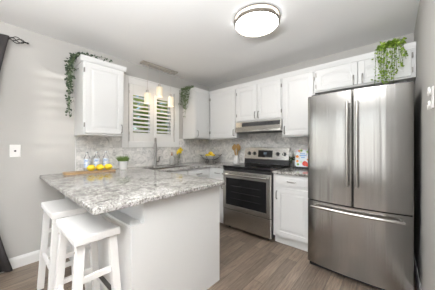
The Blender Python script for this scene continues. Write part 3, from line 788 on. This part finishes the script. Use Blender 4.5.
# ------------------------------------------------------------------ bar decoration
t = local('serving_board', 'long narrow wooden board along the wall on the breakfast bar', 'serving board', (.175, -2.165, .9145), None, R(-6))
bm = newbm(); pts = arc(.05, .19, .03, 0, 90, 4) + arc(-.05, .19, .03, 90, 180, 4) + arc(-.05, -.27, .03, 180, 270, 4) + arc(.05, -.27, .03, 270, 360, 4)
prism(bm, pts, 0, .022); obj('board', bm, 'board_wood', t, bevel=.002)
ctr = Vector((.175, -2.165)); rot = Matrix.Rotation(R(-6), 2)
def bl(a, b): p = rot @ Vector((a, b)); return ctr + p
def bottle(label, a, b):
    p = bl(a, b); t = local('bottle', label, 'bottle', (p.x, p.y, .937), 'glass bottles on the board')
    bm = newbm(); lathe(bm, [(.030, 0), (.033, .004), (.033, .14), (.028, .160), (.015, .180), (.013, .205), (.0105, .205), (.0115, .18), (.024, .157), (.030, .137), (.030, .008), (.001, .006)], (0, 0, 0), 24); obj('bottle_body', bm, 'glass', t, smooth=True)
    bm = newbm(); lathe(bm, [(.0332, .035), (.0336, .036), (.0336, .138), (.0332, .139)], (0, 0, 0), 24); bmesh.ops.delete(bm, geom=[f_ for f_ in bm.faces if len(f_.verts) > 4], context='FACES_ONLY'); obj('label', bm, 'bottle_label', t, smooth=True)
    bm = newbm(); lathe(bm, [(.0135, .2052), (.0145, .2055), (.0145, .222), (.0135, .224)], (0, 0, 0), 16); obj('cap', bm, 'chrome', t, smooth=True)
    return t
bottle('clear bottle with a blue and white label, nearest the left wall end of the board', -.035, -.07)
bottle('clear bottle with a blue and white label, middle of the three on the board', -.035, .03)
bottle('clear bottle with a blue and white label, nearest the potted grass', -.035, .13)
def lemon(name, label, loc, rz, ry=0, s=1, m_='lemon', group='lemons'):
    bm = newbm(); prof = []
    for i in range(15):
        a = math.pi * i / 14; x = -math.cos(a) * .038; r_ = .0335 * math.sin(a) ** .9
        if i in (0, 14): x *= 1.2; r_ = .0015
        if i in (1, 13): x *= 1.06; r_ = .008
        prof.append((r_ * s, x * s))
    lathe(bm, prof, (0, 0, 0), 20, 'x'); bmesh.ops.rotate(bm, verts=bm.verts, cent=(0, 0, 0), matrix=Matrix.Rotation(ry, 3, 'Y'))
    o = obj('lemon', bm, m_, smooth=True); o.location = loc; o.rotation_euler = (0, 0, rz)
    tag(o, label, 'lemon', group); return o
for (a, b, rz, lb) in ((.046, -.043, 1.0, 'yellow lemon on the board, in front of the bottle nearest the left end'),
                       (.046, .047, .9, 'yellow lemon on the board, in front of the middle bottle'),
                       (.046, .137, 1.2, 'yellow lemon on the board, in front of the bottle nearest the potted grass')):
    p = bl(a, b); lemon('lemon', lb, (p.x, p.y, .9369 + .037), rz, 0, 1.1, group='lemons on the board')

# soap and flowers by the sink
t = thing('soap_dispenser', 'clear glass soap bottle with a copper pump beside the sink', 'soap dispenser', (.085, -.985, .9145))
c_ = (.085, -.985, .9145)
bm = newbm(); lathe(bm, [(.036, 0), (.038, .004), (.038, .10), (.030, .125), (.015, .138), (.015, .150)], c_, 24); obj('bottle_body', bm, mat('frosted', (.85, .84, .80), .3, **{'Transmission Weight': .5}), t, smooth=True)
bm = newbm(); lathe(bm, [(.017, .1505), (.017, .165), (.006, .168), (.006, .19), (.012, .192), (.012, .2)], c_, 14); tube(bm, [(c_[0], c_[1], c_[2] + .196), (c_[0] + .045, c_[1] - .01, c_[2] + .19)], .004, 8); obj('pump', bm, 'copper', t, smooth=True)
def vase_flowers(nm, label, c_, vr, vh, heads, m_, hr, seed, stemm='stem_green'):
    t = thing(nm, label, 'flower vase', c_); rg = random.Random(seed)
    bm = newbm(); lathe(bm, [(vr * .9, 0), (vr, .004), (vr * 1.05, vh), (vr * .95, vh), (vr * .9, .008), (.001, .007)], c_, 20); obj('vase', bm, 'glass', t, smooth=True)
    sb = newbm()
    for hx_, hy2, hz in heads:
        top = Vector(c_) + Vector((hx_, hy2, hz)); b0 = Vector(c_) + Vector((-hx_ * .3, -hy2 * .3, .012)); md = Vector(c_) + Vector((hx_ * .35, hy2 * .35, vh))
        tube(sb, [b0, md, top], .0016, 5)
    obj('stem', sb, stemm, t)
    for hx_, hy2, hz in heads:
        top = Vector(c_) + Vector((hx_, hy2, hz)); bm = newbm()
        for k in range(26):
            d_ = rdir(rg).normalized(); leaf(bm, top + d_ * hr * .15, d_ + Vector((0, 0, .4)), hr * rg.uniform(.8, 1.1), rg)
        bm2 = bm; fill_leaves('blossom', bm2, m_, t)
    return t
vase_flowers('flower_vase', 'small glass vase of yellow flowers by the sink under the corner cabinet', (.085, -.84, .9145), .026, .12,
             [(.0, -.035, .18), (.02, .0, .205), (.01, .03, .20), (.03, -.02, .24), (.0, .035, .265), (.02, .015, .235), (0, -.03, .215), (.02, .045, .235)], 'flower_yellow', .024, 21)
fv = vase_flowers('flower_vase', 'small glass vase of white flowers between the range and the cookbook', (1.77, -.135, .9145), .03, .10,
             [(-.02, -.02, .16), (.02, 0, .175), (0, .02, .20), (-.025, .0, .21), (.03, -.02, .20), (.0, -.03, .185), (.0, 0, .225)], 'flower_white', .030, 22)
bm = newbm(); rg = random.Random(9)
for k in range(26): leaf(bm, Vector((1.77 + rg.gauss(0, .018), -.135 + rg.gauss(0, .018), 1.045 + rg.gauss(0, .03))), rdir(rg) + Vector((0, 0, .8)), .04, rg)
fill_leaves('foliage', bm, 'leaf_dark', fv)

# fruit stand
c_ = Vector((.285, -.25, .9145))
t = thing('fruit_stand', 'black wire stand holding a white dish in the counter corner', 'fruit bowl', c_)
bm = newbm(); lathe(bm, [(.07, .062), (.08, .058), (.135, .080), (.185, .122), (.182, .125), (.13, .087), (.075, .068), (.001, .066)], c_, 36); obj('dish', bm, 'white_ceramic', t, smooth=True)
bm = newbm()
for rr, z in ((.195, .132), (.085, .052)):
    pts = [(c_.x + rr * math.cos(2 * math.pi * k / 32), c_.y + rr * math.sin(2 * math.pi * k / 32), c_.z + z) for k in range(33)]; tube(bm, pts, .0035, 6, False)
for k in range(8):
    a = 2 * math.pi * k / 8 + .3; ca, sa = math.cos(a), math.sin(a)
    tube(bm, [(c_.x + .085 * ca, c_.y + .085 * sa, c_.z + .052), (c_.x + .145 * ca, c_.y + .145 * sa, c_.z + .076), (c_.x + .195 * ca, c_.y + .195 * sa, c_.z + .132), (c_.x + .225 * ca, c_.y + .225 * sa, c_.z + .15)], .003, 6)
for k in range(4):
    a = 2 * math.pi * k / 4 + .2; ca, sa = math.cos(a), math.sin(a)
    tube(bm, [(c_.x + .085 * ca, c_.y + .085 * sa, c_.z + .052), (c_.x + .10 * ca, c_.y + .10 * sa, c_.z + .004), (c_.x + .125 * ca, c_.y + .125 * sa, c_.z + .004)], .0035, 6)
obj('wire_frame', bm, 'black_iron', t, smooth=True)
for dx_, dy_, dz, rz, lb in ((-.075, -.02, .103, .3, 'lemon in the white dish, on the side towards the sink'), (.0, .065, .103, 1.2, 'lemon in the white dish, at the back against the tiles'),
                             (.07, -.005, .103, -.5, 'lemon in the white dish, on the side towards the range'), (-.01, -.065, .103, .1, 'lemon in the white dish, at the front'), (.0, -.002, .148, .8, 'lemon on top of the pile in the white dish')):
    lemon('lemon', lb, c_ + Vector((dx_, dy_, dz + .02)), rz, 0, 1.05, 'lemon', 'lemons in the dish')

# utensil crock
c_ = Vector((.79, -.13, .9145))
t = thing('utensil_vase', 'white ceramic vase left of the range', 'vase', c_)
bm = newbm(); lathe(bm, [(.048, 0), (.054, .006), (.055, .05), (.046, .095), (.031, .125), (.033, .145), (.029, .145), (.027, .125), (.042, .09), (.046, .012), (.001, .010)], c_, 24); obj('vase_body', bm, 'white_ceramic', t, smooth=True)
for k, (ax, ay, L, rz, lb) in enumerate(((-.30, .02, .30, .1, 'wooden spoon leaning left in the white vase'), (-.10, -.08, .315, .4, 'wooden spoon upright at the front of the white vase'), (.10, .06, .32, -.2, 'wooden spoon upright at the back of the white vase'), (.30, -.03, .30, 0, 'wooden spatula leaning right in the white vase'))):
    b0 = c_ + Vector((-ax * .06, -ay * .06, .014)); d_ = Vector((ax, ay, 1)).normalized()
    bm = newbm(); tube(bm, [b0, b0 + d_ * (L - .055)], [.005, .007], 8)
    h = bmesh.new(); bmesh.ops.create_uvsphere(h, u_segments=14, v_segments=8, radius=1)
    for v_ in h.verts: v_.co = Vector((v_.co.x * (.032 if k < 3 else .028), v_.co.y * .006, v_.co.z * (.045 if k < 3 else .05)))
    vy = Vector((.6, -.8, 0)); vy = (vy - d_ * vy.dot(d_)).normalized(); vx = vy.cross(d_)
    bmesh.ops.rotate(h, verts=h.verts, cent=(0, 0, 0), matrix=Matrix((vx, vy, d_)).transposed())
    # broad side to the room
    bmesh.ops.translate(h, verts=h.verts, vec=b0 + d_ * (L - .03)); join(bm, h)
    o = obj('wooden_spoon' if k < 3 else 'wooden_spatula', bm, 'spoon_wood', smooth=True); tag(o, lb, 'spoon' if k < 3 else 'spatula', 'wooden utensils in the vase')

# cookbook on a small stand
t = local('cookbook', 'colourful cookbook propped upright beside the refrigerator', 'book', (1.925, -.17, .942), None, R(5))
def tilt(bm): bmesh.ops.rotate(bm, verts=bm.verts, cent=(0, 0, 0), matrix=Matrix.Rotation(R(-14), 3, 'X')); return bm
obj('pages', tilt(box(newbm(), -.092, .094, .002, .014, .003, .247)), 'white_plastic', t)
obj('cover', tilt(box(newbm(), -.095, .095, -.002, .0015, 0, .25)), 'cookbook_cover', t)
bm = newbm(); lathe(bm, [(.034, -.004), (.034, -.0025)], (.035, 0, .045), 20, 'y'); lathe(bm, [(.022, -.0055), (.022, -.0045)], (.062, 0, .03), 20, 'y'); obj('tomato_print', tilt(bm), 'red_print', t)
bm = newbm()
for x, z, r_ in ((-.07, .14, .020), (-.065, .075, .018), (.07, .1, .014), (-.05, .22, .014)): lathe(bm, [(r_, -.004), (r_, -.0025)], (x, 0, z), 16, 'y')
obj('orange_print', tilt(bm), 'orange_print', t)
bm = newbm()
for a, b, z in ((-.035, .03, .175), (-.04, .05, .15), (-.02, .03, .125)): box(bm, a, b, -.004, -.0025, z, z + .010)
obj('title_block', tilt(bm), 'blue_print', t)
bm = newbm()
for x, z, r_ in ((-.02, .225, .016), (.06, .21, .014), (-.055, .03, .016)): lathe(bm, [(r_, -.0038), (r_, -.0025)], (x, 0, z), 16, 'y')
obj('leaf_print', tilt(bm), 'green_print', t)
t = local('book_stand', 'small black easel under the cookbook', 'book stand', (1.925, -.17, .9145), None, R(5))
bm = newbm(); box(bm, -.085, .085, -.022, .03, .0, .006); box(bm, -.085, -.075, -.026, -.020, .0, .040); box(bm, .075, .085, -.026, -.020, .0, .040); box(bm, -.085, .085, -.020, .012, .006, .0265)
obj('base', bm, 'black_plastic', t)
bm = newbm(); tube(bm, [(0, .028, .006), (0, .098, .006)], .003, 6); tube(bm, [(0, .095, .008), (0, .068, .15)], .003, 6); obj('strut', bm, 'black_plastic', t)

# ------------------------------------------------------------------ outdoors
o = struct('ground_outside', box(newbm(), -30, -.13, -18, 18, -.25, -.15), 'lawn', 'lawn outside the window')
def tree(label, x, y, zc, rad, n, seed):
    rg = random.Random(seed); t = thing('garden_tree', label, 'tree', (x, y, -.15), 'garden trees outside the window')
    sb = newbm(); tube(sb, [(x, y, -.15), (x + .05, y, .8), (x, y + .05, zc)], [.09, .07, .04], 8)
    for k in range(6):
        a = k * 1.05; tube(sb, [(x, y, zc - rad * .5), (x + rad * .6 * math.cos(a), y + rad * .6 * math.sin(a), zc + rg.uniform(-.2, .5))], [.03, .008], 6)
    obj('trunk', sb, 'bark', t); lb = newbm()
    for k in range(n):
        q = rdir(rg).normalized() * rg.random() ** .4; q = Vector((q.x * rad, q.y * rad, q.z * rad * .95))
        leaf(lb, Vector((x, y, zc)) + q, rdir(rg), rg.uniform(.09, .18), rg)
    fill_leaves('foliage', lb, 'leaf_tree', t)
tree('leafy green garden tree seen through the left shutter', -3.0, .6, 2.0, 1.5, 2700, 31)
tree('leafy green garden tree seen through the right shutter', -4.0, 3.4, 2.0, 1.5, 2400, 32)
tree('low dark garden tree behind the other two', -7.5, 3.6, 2.4, 2.0, 2200, 33)
